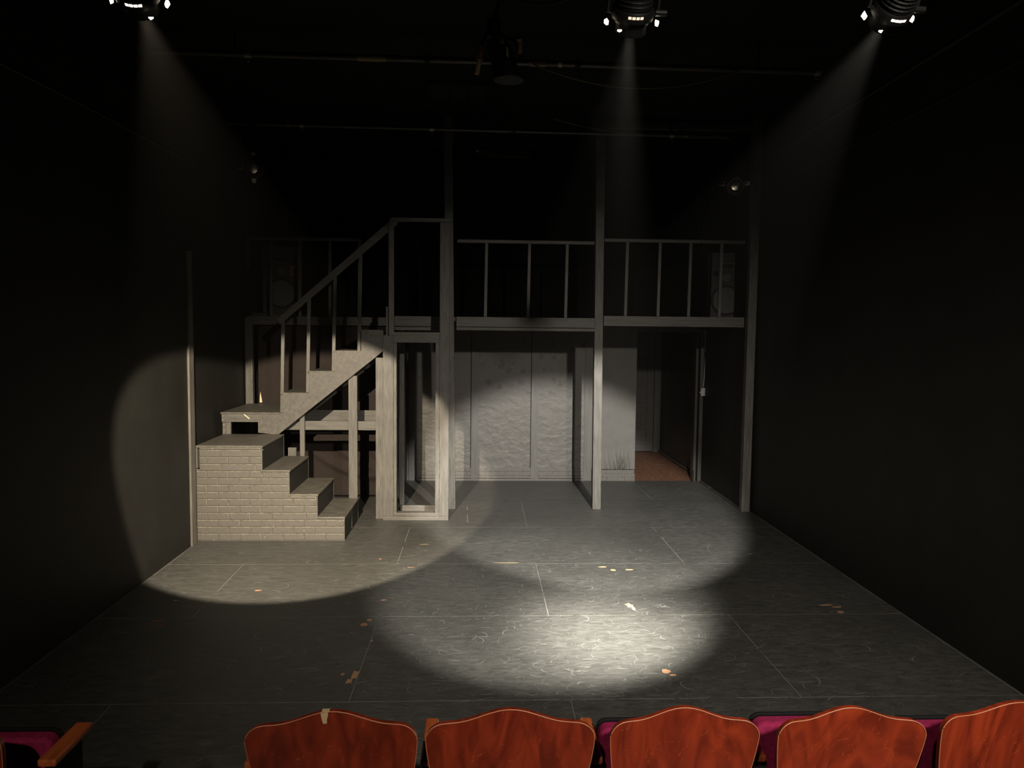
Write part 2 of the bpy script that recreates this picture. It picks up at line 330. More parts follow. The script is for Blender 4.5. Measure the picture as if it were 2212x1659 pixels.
# ------------------------------------------------------------------ the room
def build_floor():
    b = MB((0, 0, 0)); b.mi = 0
    b.box(XLB - .3, XR + .3, -3.2, YB, -.12, 0)
    Z = .0006
    def quad(pts, mi, z=Z):
        b.mi = mi; b._f([b.v((x, y, z)) for x, y in pts])
    # light dusty seams of the four by eight foot sheets
    def seam(x0, y0, x1, y1, wd, mi=3):
        n = max(2, int(math.hypot(x1 - x0, y1 - y0) / .16)); L = math.hypot(x1 - x0, y1 - y0)
        nx, ny = -(y1 - y0) / L, (x1 - x0) / L
        for i in range(n):
            if random.random() < .06: continue
            t0, t1 = i / n, (i + 1) / n; h = wd * random.uniform(.2, .42)
            ax, ay, bx, by = x0 + (x1 - x0) * t0, y0 + (y1 - y0) * t0, x0 + (x1 - x0) * t1, y0 + (y1 - y0) * t1
            quad([(ax - nx * h, ay - ny * h), (bx - nx * h, by - ny * h), (bx + nx * h, by + ny * h), (ax + nx * h, ay + ny * h)], mi)
    for y, wd in ((2.76, .004), (3.98, .0055), (5.195, .0045), (6.385, .006), (7.59, .005)): seam(XL + .02, y, XR - .02, y, wd)
    seam(XR - .014, 3.0, XR - .014, 8.2, .016, 1); seam(XL + .012, 3.2, XL + .012, 6.9, .014, 1); seam(XRB - .06, 8.4, XRB - .05, 9.9, .014, 1)
    seam(-.2, 8.81, XR - .12, 8.81, .008, 4)
    for x, y0, y1 in ((-1.95, 5.2, 6.38), (.5, 5.2, 6.38), (-.68, 3.98, 5.19), (-.68, 6.39, 7.58), (1.78, 3.98, 5.19), (1.78, 6.39, 7.58), (.5, 2.77, 3.97), (.5, 7.6, 8.8), (2.07, 8.85, 9.7), (-1.9, 2.77, 3.97), (-.1, 7.6, 8.5)):
        seam(x, y0, x + random.uniform(-.02, .02), y1, .0045)
    # scuffs: short arcs of rubber and chair-leg marks
    def arc(x, y, r, a0, da, wd, mi):
        n = max(3, int(abs(da) * 5)); pv = None
        for i in range(n + 1):
            a = a0 + da * i / n; h = wd * .5 * math.sin(math.pi * (i + .35) / (n + .7))
            p = ((x + (r - h) * math.cos(a), y + (r - h) * math.sin(a)), (x + (r + h) * math.cos(a), y + (r + h) * math.sin(a)))
            if pv: quad([pv[0], p[0], p[1], pv[1]], mi)
            pv = p
    for i in range(6800):
        if i < 4200: x, y = random.gauss(.5, 1.0), random.gauss(5.2, 1.1)
        else: x, y = random.uniform(XL + .05, XR - .05), random.uniform(3.0, 9.6)
        if not (XL + .12 < x < XR - .12 and 3 < y < 9.7): continue
        if random.random() < .45:
            r = random.uniform(.3, 1.5); a0 = random.choice((math.pi / 2, -math.pi / 2)) + random.gauss(0, .28); da = random.uniform(.03, .13) / r
        else:
            r = random.uniform(.012, .06); a0 = random.uniform(0, 6.28); da = random.uniform(.7, 3.0)
        wd = random.choice((.0018, .0022, .003, .004))
        arc(x - r * math.cos(a0), y - r * math.sin(a0), r, a0, da, wd, 1 if random.random() < .86 else 2)
    for (x, y, r, a0, da, wd) in ((1.9, 4.4, 1.9, .2, .5, .004), (1.3, 3.1, 1.6, .6, .6, .004), (2.4, 3.2, 2.2, 1.9, .35, .004), (-.9, 4.0, 2.2, 1.1, .45, .003), (.9, 6.9, 1.9, 2.6, .35, .005), (2.6, 6.7, .5, 2.4, .8, .006), (.37, 4.41, .035, 0, 6.2, .006), (.36, 5.69, .04, 0, 6.2, .007), (-2.5, 3.9, .8, 1.2, .3, .006), (1.85, 4.2, .12, -.9, 1.5, .012)):
        arc(x, y, r, a0, da, wd, 1)
    # chips down to raw wood
    def chip(x, y, w_, h, mi, seed):
        rr = random.Random(seed); pts = []
        for k in range(9):
            a = 2 * math.pi * k / 9; q = rr.uniform(.55, 1.1)
            pts.append((x + w_ * q * math.cos(a), y + h * q * math.sin(a)))
        quad(pts, mi, .0012)
    for i, (x, y, w_, h, mi) in enumerate(((-1.66, 5.74, .030, .022, 5), (-2.19, 5.53, .022, .010, 6), (-2.16, 5.14, .035, .03, 7), (-2.11, 5.07, .03, .02, 7), (-.76, 5.06, .033, .035, 5), (-.735, 5.13, .018, .018, 5), (-.69, 5.52, .028, .016, 5), (-.84, 6.53, .016, .022, 5), (-.70, 4.30, .025, .07, 5), (-.72, 4.22, .022, .035, 5), (-.77, 4.31, .012, .02, 5), (.25, 6.41, .14, .008, 6), (1.05, 6.29, .05, .02, 6), (1.13, 6.2, .03, .03, 6), (1.27, 6.21, .05, .018, 6), (1.105, 5.39, .030, .05, 6), (1.125, 5.32, .018, .05, 6), (2.56, 5.37, .06, .02, 5), (2.62, 5.33, .05, .02, 5), (2.60, 5.23, .028, .03, 5), (1.11, 4.31, .03, .03, 5), (1.14, 4.26, .026, .016, 5), (-.56, 6.29, .04, .01, 5), (-.5, 6.98, .05, .01, 6), (-.67, 4.78, .006, .02, 6), (2.45, 6.65, .03, .012, 2))):
        chip(x, y, w_, h, mi, i)
    struct(b.build('floor', None, mats=['floor', 'scuff1', 'scuff2', 'seam', 'black', 'chip', 'chiplight', 'chipred']), 'worn black painted stage floor with pale scuffs and sheet seams', 'floor')
build_floor()
struct(MB().box(2.085, 3.3, YB, 12.6, -.12, -.002).build('floor_hall', 'hallfloor'), 'bare brown wooden floor of the hall beyond the doorway', 'floor')
struct(MB().box(XL - .25, XL, -3.2, 7.03, 0, ZC).build('wall_left', 'blackwall'), 'matt black wall to the left of the stage', 'wall')
struct(MB().box(XLB - .25, XLB, 7.03, YB, 0, ZC).build('wall_left_back', 'blackwall'), 'black left wall set back behind the stairs', 'wall')
struct(MB().box(XR, XR + .25, -3.2, 8.30, 0, ZC).build('wall_right', 'blackwall'), 'matt black wall to the right of the stage', 'wall')
def rb():
    b = MB(); b.box(XRB, XR + .25, 8.30, 9.98, 0, ZC); return b
struct(rb().build('wall_right_back', 'blackwall'), 'black right wall between end post and doorway', 'wall')
struct(MB().box(3.01, 3.3, 10.08, 12.6, 0, 2.4).build('wall_hall', 'trimdark'), 'dark side wall of the hall', 'wall')
struct(MB().box(1.4, 3.3, 12.48, 12.6, 0, 2.4).build('wall_hall_end', 'trimdark'), 'wall at the end of the hall', 'wall')
struct(MB().box(1.98, 2.08, 10.18, 12.48, 0, 2.4).build('wall_hall_left', 'trimdark'), 'left wall of the hall', 'wall')
struct(MB().box(1.98, 3.3, 10.18, 12.6, 2.4, 2.5).build('ceiling_hall', 'ceiling'), 'ceiling of the hall', 'ceiling')
struct(MB().box(XLB - .3, XR + .3, -3.2, YB + .2, ZC, ZC + .1).build('ceiling', 'ceiling'), 'black ceiling above the stage', 'ceiling')
struct(MB().box(XLB - .3, XR + .3, -3.4, -3.2, 0, ZC).build('wall_rear', 'blackwall'), 'black wall behind the seats', 'wall')
b = MB(); b.box(-.94, 1.50, YB, YB + .18, 0, 2.06)
struct(b.build('wall_back', 'plaster'), 'grey painted rough plaster wall under the balcony', 'wall')
struct(MB().box(XLB, -.94, YB, YB + .18, 0, 2.06).build('wall_back_left', 'blackwall'), 'dark wall behind the stair cloth', 'wall')
b = MB(); b.box(XLB, XR + .2, YB, YB + .18, 2.06, ZC)
struct(b.build('wall_back_upper', 'blackwall'), 'black back wall above the balcony', 'wall')
# smooth cloth-faced end of the back wall, puckered at the bottom
def cloth_panel():
    b = MB(); nx, nz = 60, 40; x0, x1 = 1.50, 2.08
    rows = []
    for j in range(nz + 1):
        z = .16 + (2.05 - .16) * (j / nz) ** 1.3; r = []
        for i in range(nx + 1):
            x = x0 + (x1 - x0) * i / nx
            k = max(0, 1 - (z - .16) / .26)
            d = .018 * k * math.sin(x * 95 + 2.2 * math.sin(x * 23) + z * 12) * (.5 + .5 * math.sin(x * 11))
            r.append((x, YB - .018 - .012 * k + d, z))
        rows.append(r)
    b.ring(rows, cap=False, closed=False)
    b.box(x0, x1, YB, YB + .18, 0, 2.06)
    return b
M['clothpanel'] = paint('grey_painted_cloth', (.10, .098, .09), .6, .12, (1, 1, 1), 5, .1, .004)
struct(cloth_panel().build('wall_back_end', 'clothpanel', smooth=True), 'smooth grey end of the back wall beside the doorway', 'wall')
# battens over the wall joints
M['batten'] = paint('grey_batten', (.092, .089, .082), .55, .2, (9, 9, .8), 4, .3, .003)
def batten(n, x0, x1, z0=.0, z1=2.04, d=.018, mat='batten', lab=''):
    o = MB().box(x0, x1, YB - d, YB + .001, z0, z1).build('trim_%d' % n, mat, bevel=.002)
    struct(o, lab, 'trim')
batten(1, -.912, -.80, lab='grey board at the left end of the back wall')
batten(2, -.095, .002, lab='grey batten on the back wall nearest the frame')
batten(3, .694, .784, lab='grey batten near the middle of the back wall')
batten(4, 1.40, 1.50, lab='grey batten on the back wall behind the centre post')
for x, n in ((-.102, 5), (.688, 6)):
    struct(MB().box(x - .004, x + .004, YB - .004, YB + .01, .04, 2.03).build('trim_%d' % n, 'black'), 'black joint line beside a batten', 'trim')
def base_strip():
    b = MB(); rnd = random.Random(3)
    b.box(-.80, 1.40, YB - .03, YB, 0, .028); b.box(-.80, 1.40, YB - .02, YB, .034, .062)
    for row in range(2):
        x = -.8 + (.1 if row else 0); z = .07 + row * .052
        while x < 1.36:
            w_ = rnd.uniform(.17, .3); x1 = min(x + w_ - .006, 1.395)
            b.box(x, x1, YB - .012, YB, z, z + .047); x += w_
    return b
struct(base_strip().build('baseboard_back', 'batten', bevel=.002), 'narrow brick-patterned baseboard of the back wall', 'baseboard')
def base_strip2():
    b = MB(); rnd = random.Random(5)
    for row in range(3):
        x = 1.505
        while x < 2.05:
            w_ = rnd.uniform(.15, .25); x1 = min(x + w_ - .0025, 2.08)
            b.box(x, x1, YB - .04 - rnd.random() * .003, YB, .002 + row * .05, .0495 + row * .05); x += w_
    return b
struct(base_strip2().build('baseboard_back_end', 'batten', bevel=.003), 'brick-patterned baseboard beside the doorway', 'baseboard')
# left return behind the frame
struct(MB().box(-.965, -.935, 9.0, 10.0, 0, 2.04).build('wall_return', 'trimdark'), 'dark return wall seen through the door frame', 'wall')
# left corner trim
struct(MB().box(XL - .002, XL + .018, 6.93, 7.035, 0, 2.66).build('trim_7', 'trimlight', bevel=.002), 'pale worn corner strip at the end of the left wall', 'trim')
struct(MB().box(XL - .06, XL + .012, 7.035, 7.06, 0, 2.66).build('trim_8', 'trimdark'), 'dark edge of the left wall corner', 'trim')
# doorway trim on the right
def door_trim():
    b = MB()
    b.box(2.865, 2.90, 9.97, 10.1, 0, 2.03); b.box(2.915, 2.955, 9.93, 10.1, 0, 2.03); b.box(2.955, 3.02, 9.96, 10.1, 0, 2.03)
    b.box(2.09, 3.02, 9.98, 10.1, 1.985, 2.06)
    return b
struct(door_trim().build('trim_9', 'trimdark', bevel=.003), 'dark door casing at the right of the hall doorway', 'trim')
struct(MB().box(2.93, 2.972, 9.5, 9.92, 0, .02).box(2.925, 2.972, 8.34, 9.5, 0, .016).build('baseboard_right', 'trimdark', bevel=.004), 'low worn skirting along the right wall', 'baseboard')
struct(MB().tube([(2.995, 10.2, .02), (2.985, 11, .025), (2.99, 12.4, .02)], .012).build('baseboard_hall', 'trimlight'), 'pale skirting bead along the hall wall', 'baseboard')
# hall door, five panels
def hall_door():
    o = MB().box(2.085, 2.88, 12.43, 12.46, .015, 2.03).build('door_1', 'lumber_dark')
    struct(o, 'dark grey five panel door at the end of the hall', 'door')
    b = MB()
    b.box(2.085, 2.20, 12.412, 12.432, .015, 2.03); b.box(2.765, 2.88, 12.412, 12.432, .015, 2.03)
    for z0, z1 in ((.015, .20), (.43 - .04, .43 + .04), (.78 - .04, .78 + .04), (1.14 - .04, 1.14 + .04), (1.5 - .04, 1.5 + .04), (1.88, 2.03)): b.box(2.20, 2.765, 12.412, 12.432, z0, z1)
    b.build('door_rails', 'lumber_dark', o, bevel=.003)
    b = MB(); b.box(2.885, 2.96, 12.40, 12.48, 0, 2.1); b.box(2.08, 2.96, 12.40, 12.48, 2.04, 2.12)
    struct(b.build('trim_10', 'lumber_dark', bevel=.004), 'casing around the hall door', 'trim')
hall_door()
# conduit lines high on the side walls
struct(MB().tube([(XR - .012, 2.0, 3.90), (XR - .012, 4.5, 3.86), (XR - .012, 8.2, 3.83)], .012).build('trim_11', 'conduit'), 'thin conduit high along the right wall', 'trim')
struct(MB().box(XR - .01, XR + .001, 2.5, 8.25, 3.52, 3.535).build('trim_12', 'conduit'), 'narrow ledge line high on the right wall', 'trim')
struct(MB().tube([(XL + .012, 3.0, 3.35), (XL + .012, 5.2, 3.42), (XL + .012, 6.9, 3.45)], .007).build('trim_13', 'conduit'), 'thin cable line high along the left wall', 'trim')

# ------------------------------------------------------------------ brick-faced steps
def brick_steps():
    t = thing('brick_stairs', 'grey painted four step stair unit faced with imitation brick', 'stairs', (-1.92, 7.5, 0))
    off = t.location
    steps = [(-1.245, .2145), (-1.495, .429), (-1.752, .655), (-2.0, .882)]     # right edge, height
    X0, YF, YK = -2.605, 7.105, 7.90
    def hmax(x):
        h = 0
        for e, z in steps:
            if x < e: h = z
        return h
    b = MB(off)
    pts = [(X0, 0), (-1.245, 0), (-1.245, .2145), (-1.495, .2145), (-1.495, .429), (-1.752, .429), (-1.752, .655), (-2.0, .655), (-2.0, .882), (-2.573, .882), (-2.573, .672), (X0, .68)]
    b.prism(pts, YF, YF + .018)
    rnd = random.Random(11)
    rh = .0655; row = 0; z = .006
    while z < .88:
        z1 = min(z + rh - .0035, .878); x = X0 + .002
        if row % 2: x -= .1
        if z > .66: x = max(x, -2.573) if row % 2 == 0 else x
        while x < -1.25:
            L = .197 + (rnd.random() < .06) * .12
            a, c = max(x, X0 + .002 if z < .66 else -2.572), x + L - .004
            cuts = sorted([a] + [e for e, _ in steps if a < e < c] + [c])
            segs = []
            for i in range(len(cuts) - 1):
                h = hmax((cuts[i] + cuts[i + 1]) / 2); zz = min(z1, h - .004)
                if zz - z < .008: continue
                if segs and abs(segs[-1][2] - zz) < .001: segs[-1][1] = cuts[i + 1]
                else: segs.append([cuts[i], cuts[i + 1], zz])
            for s0, s1, zz in segs:
                s1e = s1 - .003 if s1 != c else s1
                if s1e - s0 > .012:
                    q = rnd.uniform(0, .0015)
                    # raised brick with chamfered edge
                    e = .005
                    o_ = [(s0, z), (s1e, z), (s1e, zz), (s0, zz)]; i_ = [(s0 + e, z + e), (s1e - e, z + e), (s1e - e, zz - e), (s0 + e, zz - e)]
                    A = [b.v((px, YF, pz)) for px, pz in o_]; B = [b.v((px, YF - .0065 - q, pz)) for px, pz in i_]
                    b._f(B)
                    for k in range(4): b.mi = 1 if k in (1, 2) else 0; b._f([A[k], A[(k + 1) % 4], B[(k + 1) % 4], B[k]])  # upper and right chamfers take the paler edge paint
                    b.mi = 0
            x += L
        z += rh; row += 1
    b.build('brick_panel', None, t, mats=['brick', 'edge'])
    prev = -1.245
    xs = [X0] 
    for i, (e, h) in enumerate(steps):
        left = steps[i + 1][0] if i < 3 else X0
        b = MB(off)
        jit = .004 * (i % 2)
        b.box(left - (.01 if i < 3 else 0), e + .006, YF - .012 + jit, YK - .006, h - .006, h + .014)
        b.build('tread', 'tread', t, bevel=.003)
        z0 = steps[i - 1][1] + .014 if i else 0
        b = MB(off); b.box(e - .014, e, YF + .019, YK - .004, z0, h - .006); 
        o = b.build('riser', 'riser', t)
        b = MB(off); b.box(e - .02, e + .002, YK - .012, YK + .0, z0, h - .006); b.build('edge_strip', 'lumber_v', t)
    MB(off).box(X0, -2.588, YF + .0, YF + .06, .685, .875).build('post', 'lumber_v', t)
    MB(off).box(X0, -2.0, YK - .02, YK - .005, 0, .86).box(-2.0, -1.76, YK - .02, YK - .005, 0, .64).box(-1.76, -1.5, YK - .02, YK - .005, 0, .41).box(-1.5, -1.26, YK - .02, YK - .005, 0, .2).build('back_panel', 'ply', t)
    MB(off).box(-1.27, -1.242, 7.5, 7.508, .015, .20).build('joint', 'lumber_v', t)
    b = MB(off)
    rnd = random.Random(5)
    for (x, z) in ((-2.45, .868), (-2.02, .868), (-1.99, .86), (-1.51, .412), (-1.53, .395), (-1.25, .2), (-2.45, .01), (-1.98, .04), (-1.29, .19), (-1.77, .64), (-2.0, .62), (-1.62, .1), (-1.9, .14)):
        MB(off).lathe([(YF - .0115, .0035), (YF - .0085, .0035)], 'Y', (x, 0, z), 8).build('screw_head', 'nail', t)
brick_steps()

# ------------------------------------------------------------------ landing and upper flight
def upper_stairs():
    t = thing('wooden_staircase', 'grey painted upper stair flight with landing, slanted handrail and balusters', 'staircase', (-1.7, 8.3, 0))
    off = t.location; YF, YK = 7.92, 8.72
    rise = [(-2.262, 1.11), (-2.015, 1.31), (-1.742, 1.535), (-1.483, 1.747), (-1.207, 1.962)]
    def stringer(y0, y1):
        b = MB(off)
        p = [(-2.262, .908), (-2.06, .888), (-1.062, 1.694), (-.982, 1.766), (-.982, 1.962), (-1.207, 1.962), (-1.207, 1.747), (-1.483, 1.747), (-1.483, 1.535), (-1.742, 1.535), (-1.742, 1.31), (-2.015, 1.31), (-2.015, 1.105), (-2.262, 1.105)]
        b.prism(p, y0, y1); return b
    stringer(YF - .02, YF + .018).build('stringer', 'ply', t, bevel=.003)
    stringer(YK - .04, YK).build('stringer', 'ply', t, bevel=.003)
    MB(off).box(-2.632, -2.262, YF - .012, YF + .026, 1.018, 1.098).build('landing_rail', 'lumber_h', t, bevel=.003)
    MB(off).box(-2.64, -2.02, YF - .02, 8.84, 1.098, 1.118).build('landing_deck', 'tread', t, bevel=.003)
    MB(off).box(-2.632, -2.594, YF + .03, 8.8, 1.018, 1.098).box(-2.632, -2.1, 8.78, 8.815, 1.018, 1.098).build('landing_rail', 'lumber_h', t)
    MB(off).box(-2.628, -2.545, YF, YF + .038, 0, 1.018).build('leg', 'lumber_v', t, bevel=.003)
    MB(off).box(-2.628, -2.545, 8.74, 8.78, 0, 1.018).build('leg', 'lumber_v', t, bevel=.003)
    MB(off).box(-2.15, -2.062, YF + .02, YF + .058, 0, .89).build('leg', 'lumber_v', t, bevel=.003)
    MB(off).box(-1.347, -1.258, 7.945, 7.985, 0, 1.50).build('support_post', 'lumber_v', t, bevel=.003)
    MB(off).box(-1.853, -1.805, 7.965, 8.005, .0, 1.10).build('support_post', 'lumber_v', t, bevel=.003)
    MB(off).box(-2.05, -.985, 8.012, 8.05, .925, 1.018).build('brace', 'lumber_h', t, bevel=.003)
    MB(off).box(-2.1, -.95, 8.56, 8.60, .895, 1.075).build('brace', 'lumber_h', t, bevel=.003)
    MB(off).box(-2.06, -1.83, 7.93, 7.96, .62, .66).build('brace', 'lumber_h', t, bevel=.003)
    MB(off).box(-2.01, -1.925, 8.10, 8.14, 0, .723).build('leg', 'lumber_v', t, bevel=.003)
    # treads and risers
    ed = [(-2.015, -1.742, 1.31), (-1.742, -1.483, 1.535), (-1.483, -1.207, 1.747), (-1.207, -.99, 1.962)]
    for x0, x1, z in ed:
        MB(off).box(x0 - .012, x1, YF - .024, YK, z, z + .014).build('tread', 'tread', t, bevel=.003)
        MB(off).box(x0 - .003, x0 + .012, YF + .02, YK - .042, z - .2, z).build('riser', 'ply', t)
    # balusters and slanted rail
    def railz(x): return 2.058 + (x + 2.031) * .865
    for x, z0 in ((-2.03, 1.118), (-1.765, 1.324), (-1.500, 1.549), (-1.238, 1.761)):
        zt = railz(x) + .02
        MB(off).box(x - .016, x + .017, YF + .022, YF + .055, z0, zt, top=(.022, 0)).build('baluster', 'lumber_v', t, bevel=.002)
    b = MB(off)
    x0, x1 = -2.045, -.86
    z0, z1 = railz(x0), railz(x1); w_ = .031
    nx, nz = -.654 * w_, .756 * w_
    b.prism([(x0 - nx * .9, z0 - nz * .9), (x1 - nx * .9, z1 - nz * .9), (x1 + nx + .06, z1 + nz + .02), (x1 + nx, z1 + nz + .02), (x0 + nx, z0 + nz)], YF - .018, YF + .02)
    b.build('handrail', 'lumber_h', t, bevel=.003)
    b = MB(off)
    for x, z in ((-2.62, 1.08), (-2.62, 1.04), (-2.612, .985), (-2.612, .93)): MB(off).lathe([(YF - (.016 if z > 1 else .004), .0045), (YF + .01, .0045)], 'Y', (x, 0, z), 8).build('screw_head', 'nail', t)
    b = MB(off); b.prism([(-2.41, 1.098), (-2.40, 1.10), (-2.345, 1.055), (-2.352, 1.048)], YF - .016, YF - .0125); b.build('splinter', 'plywhite', t)
upper_stairs()

# ------------------------------------------------------------------ door frame of timber
def timber_frame():
    t = thing('door_frame', 'free standing grey painted timber door frame at top of the steps', 'door frame', (-.68, 7.95, 0))
    off = t.location; Y0 = 7.885
    def p(n, *a, mat='lumber_v', top=(0, 0)): MB(off).box(*a, top=top).build(n, mat, t, bevel=.003)
    p('post', -1.066, -.986, Y0 + .056, Y0 + .096, 0, 1.69)
    p('post', -.984, -.880, Y0, Y0 + .04, .04, 1.918)
    p('post', -.958, -.883, Y0 + .041, Y0 + .079, 1.70, 2.215)
    p('newel', -.925, -.872, Y0 - .002, Y0 + .036, 1.92, 3.08)
    p('post', -.404, -.308, Y0, Y0 + .04, .04, 3.075)
    p('jamb', -.878, -.846, Y0 + .004, Y0 + .09, .075, 1.85)
    p('jamb', -.446, -.406, Y0 + .004, Y0 + .09, .075, 1.85)
    p('head', -.878, -.406, Y0 + .002, Y0 + .09, 1.85, 1.957, mat='lumber_h')
    p('top_rail', -.912, -.30, Y0 - .02, Y0 + .06, 3.078, 3.112, mat='lumber_h')
    p('sill', -.984, -.308, Y0 - .01, Y0 + .10, 0, .038, mat='lumber_h')
    p('sill', -.880, -.404, Y0 + .008, Y0 + .10, .040, .073, mat='lumber_h')
    p('sill', -.845, -.445, Y0 + .40, Y0 + .44, 0, .06, mat='lumber_h')
timber_frame()

# ------------------------------------------------------------------ balcony
def balcony():
    t = thing('balcony', 'grey painted timber balcony spanning the back of the stage on tall posts', 'balcony', (1.3, 8.42, 0))
    off = t.location
    def p(n, *a, mat='lumber_h', top=(0, 0), bv=.004): return MB(off).box(*a, top=top).build(n, mat, t, bevel=bv)
    p('post', 1.279, 1.371, 8.36, 8.45, 0, 4.17, mat='lumber_v', top=(-.025, 0))
    p('post', -.340, -.249, 8.375, 8.465, 0, ZC, mat='lumber_v', top=(-.055, 0))
    p('post', 2.928, 3.018, 8.25, 8.34, 0, ZC, mat='lumber_v', top=(.012, 0))
    p('post', -2.672, -2.592, 8.86, 8.935, 0, 2.10, mat='lumber_v')
    p('post', -.885, -.835, 8.58, 8.63, 0, 2.0, mat='lumber_v')
    p('beam', -.249, 1.280, 8.37, 8.41, 2.02, 2.128)
    p('beam', 1.366, 2.93, 8.36, 8.40, 2.045, 2.155)
    p('ledger', -.249, 1.279, 8.365, 8.43, 1.982, 2.014)
    p('beam', -2.66, -.92, 8.90, 8.94, 2.022, 2.115)
    p('beam', -.92, -.345, 8.37, 8.41, 2.02, 2.128)
    p('ledger', -.92, -.345, 8.375, 8.43, 1.975, 2.012)
    p('beam', -.92, -.88, 8.412, 8.90, 2.02, 2.115)
    p('deck', -.88, 2.96, 8.415, 9.98, 2.085, 2.125, mat='ply')
    p('deck', -2.68, -.88, 8.945, 9.98, 2.085, 2.12, mat='ply')
    for k in range(6):
        x = .0 + k * .55
        if abs(x - 1.32) < .1: continue
        p('joist', x - .02, x + .02, 8.415, 9.97, 2.056, 2.083, mat='lumber_dark')
    p('header', 1.36, 2.935, 8.34, 8.40, 4.17, 4.245, mat='lumber_dark')
balcony()
def railing(label, x0, x1, y, zr, zb, xs, dangling=None, slope=0):
    t = thing('railing', label, 'railing', ((x0 + x1) / 2, y, zb))
    off = t.location
    MB(off).box(x0, x1, y, y + .036, zr - .034, zr, top=(0, 0)).build('rail', 'lumber_h', t, bevel=.002)
    for x in xs: MB(off).box(x - .015, x + .017, y + .004, y + .034, zb, zr - .036, top=(.008, 0)).build('baluster', 'lumber_v', t, bevel=.002)
    if dangling: MB(off).box(dangling - .017, dangling + .019, y + .002, y + .034, zr - .36, zr - .036).build('baluster', 'lumber_v', t, bevel=.002)
railing('grey railing between the door frame and the centre post', -.243, 1.25, 8.37, 2.962, 2.130, (.066, .533, .945))
railing('grey railing of four balusters between centre post and right wall', 1.36, 2.915, 8.36, 2.995, 2.157, (1.604, 1.965, 2.305, 2.648))
railing('dim railing on the left of the balcony in front of the speaker', -2.66, -1.35, 8.90, 3.018, 2.117, (-2.385, -2.06, -1.72, -1.385), dangling=-2.64)

# ------------------------------------------------------------------ cloths
def cloth(name, label, cat, x0, x1, y, z0, z1, mat, nx, nz, fn, group=None):
    b = MB((0, 0, 0)); rows = []
    for j in range(nz + 1):
        z = z0 + (z1 - z0) * j / nz
        rows.append([(x0 + (x1 - x0) * i / nx, y + fn(x0 + (x1 - x0) * i / nx, z), z) for i in range(nx + 1)])
    b.ring(rows, cap=False, closed=False)
    o = b.build(name, mat, smooth=True)
    s = o.modifiers.new('thick', 'SOLIDIFY'); s.thickness = .004
    return tag(o, label, cat)
def stair_fold(x, z):
    q = 0
    for (cx, k, a) in ((-1.55, .75, .06), (-1.2, .65, .05), (-1.9, .8, .05)):
        d = z - (.52 - k * (x - cx) * .9 + .5 * max(0, x - cx) ** 2)
        q += a * math.exp(-(d / .05) ** 2)
    low = max(0, 1 - z / .75)
    return -q * low * 1.6 + .006 * math.sin(x * 13)
cloth('curtain', 'brownish black cloth hung behind the stairs with folds near its hem', 'curtain', -2.56, -.985, 8.985, .02, 2.015, 'velour', 120, 110, stair_fold)
cloth('backdrop_curtain', 'black drape across the back wall above the balcony', 'curtain', -2.66, 2.95, 9.90, 2.14, 4.26, 'drape', 260, 8, lambda x, z: .022 * math.sin(x * 16 + 1.5 * math.sin(x * 3.1)))
o = MB((-2.53, 8.96, 1.12)).prism([(-2.541, 1.12), (-2.512, 1.12), (-2.520, 1.17), (-2.533, 1.245), (-2.540, 1.16)], 8.955, 8.962).build('wood_splinter', 'plywhite')
tag(o, 'small pale raw wood splinter standing at back edge of the landing', 'splinter')

# ------------------------------------------------------------------ loudspeakers
def speaker(label, x, y, z, rz, hi):
    t = thing('loudspeaker', label, 'speaker', (x, y, z), (0, 0, rz), None)
    W, Dp, H = .43, .38, .79
    b = MB(); b.prism([(-W / 2, 0), (W / 2, 0), (W / 2, H), (-W / 2, H)], -Dp / 2, Dp / 2); b.build('cabinet', 'cabinet', t, bevel=.008)
    yf = -Dp / 2
    b = MB(); b.lathe([(yf - .012, .165), (yf - .012, .150), (yf + .03, .060), (yf + .012, .055), (yf + .004, .02)], 'Y', (0, 0, .235), 36, cap=True); b.build('woofer', 'cone', t, smooth=True)
    b = MB(); b.lathe([(yf - .001, .178), (yf - .015, .176), (yf - .015, .158), (yf - .006, .154)], 'Y', (0, 0, .235), 36, cap=False); b.build('woofer_ring', 'blackmetal', t, smooth=True)
    b = MB(); b.lathe([(yf - .006, .062), (yf - .006, .048), (yf + .008, .02), (yf - .004, .012)], 'Y', (.0, 0, .50), 28); b.build('midrange_cone', 'cone', t, smooth=True)
    b = MB(); b.box(-.085, .085, yf - .008, yf + .002, .655, .675); b.box(-.085, .085, yf - .008, yf + .002, .595, .612); b.box(-.085, -.07, yf - .008, yf + .002, .612, .655); b.box(.07, .085, yf - .008, yf + .002, .612, .655); b.build('horn_frame', 'cone', t, bevel=.003)
    MB().box(-.07, .07, yf - .003, yf + .002, .612, .655).build('horn', 'black', t)
    b = MB(); b.lathe([(yf - .003, .033), (yf - .003, .001)], 'Y', (-.125, 0, .545), 24); b.build('port', 'black', t)
    b = MB()
    b.box(.105, .165, yf - .004, yf - .001, .525, .548)
    for k in range(4): b.box(.107 + k * .015, .117 + k * .015, yf - .0045, yf - .001, .552, .562)
    b.box(.105, .165, yf - .004, yf - .001, .505, .512); b.box(.105, .122, yf - .004, yf - .001, .455, .505); b.box(.105, .145, yf - .004, yf - .001, .448, .462)
    b.build('sticker', 'labelp' if hi else 'labelr', t)
    return t
speaker('black loudspeaker behind the right balcony railing beside the wall post', 2.90, 9.05, 2.126, -.10, True)
speaker('dim black loudspeaker behind the left balcony railing', -2.40, 9.40, 2.16, .30, False)
o = MB((-2.38, 9.3, 2.12)).box(-2.66, -2.10, 9.08, 9.72, 2.121, 2.159).build('platform_board', 'lumber_dark', bevel=.003)
tag(o, 'dark board on which the left loudspeaker stands', 'board')

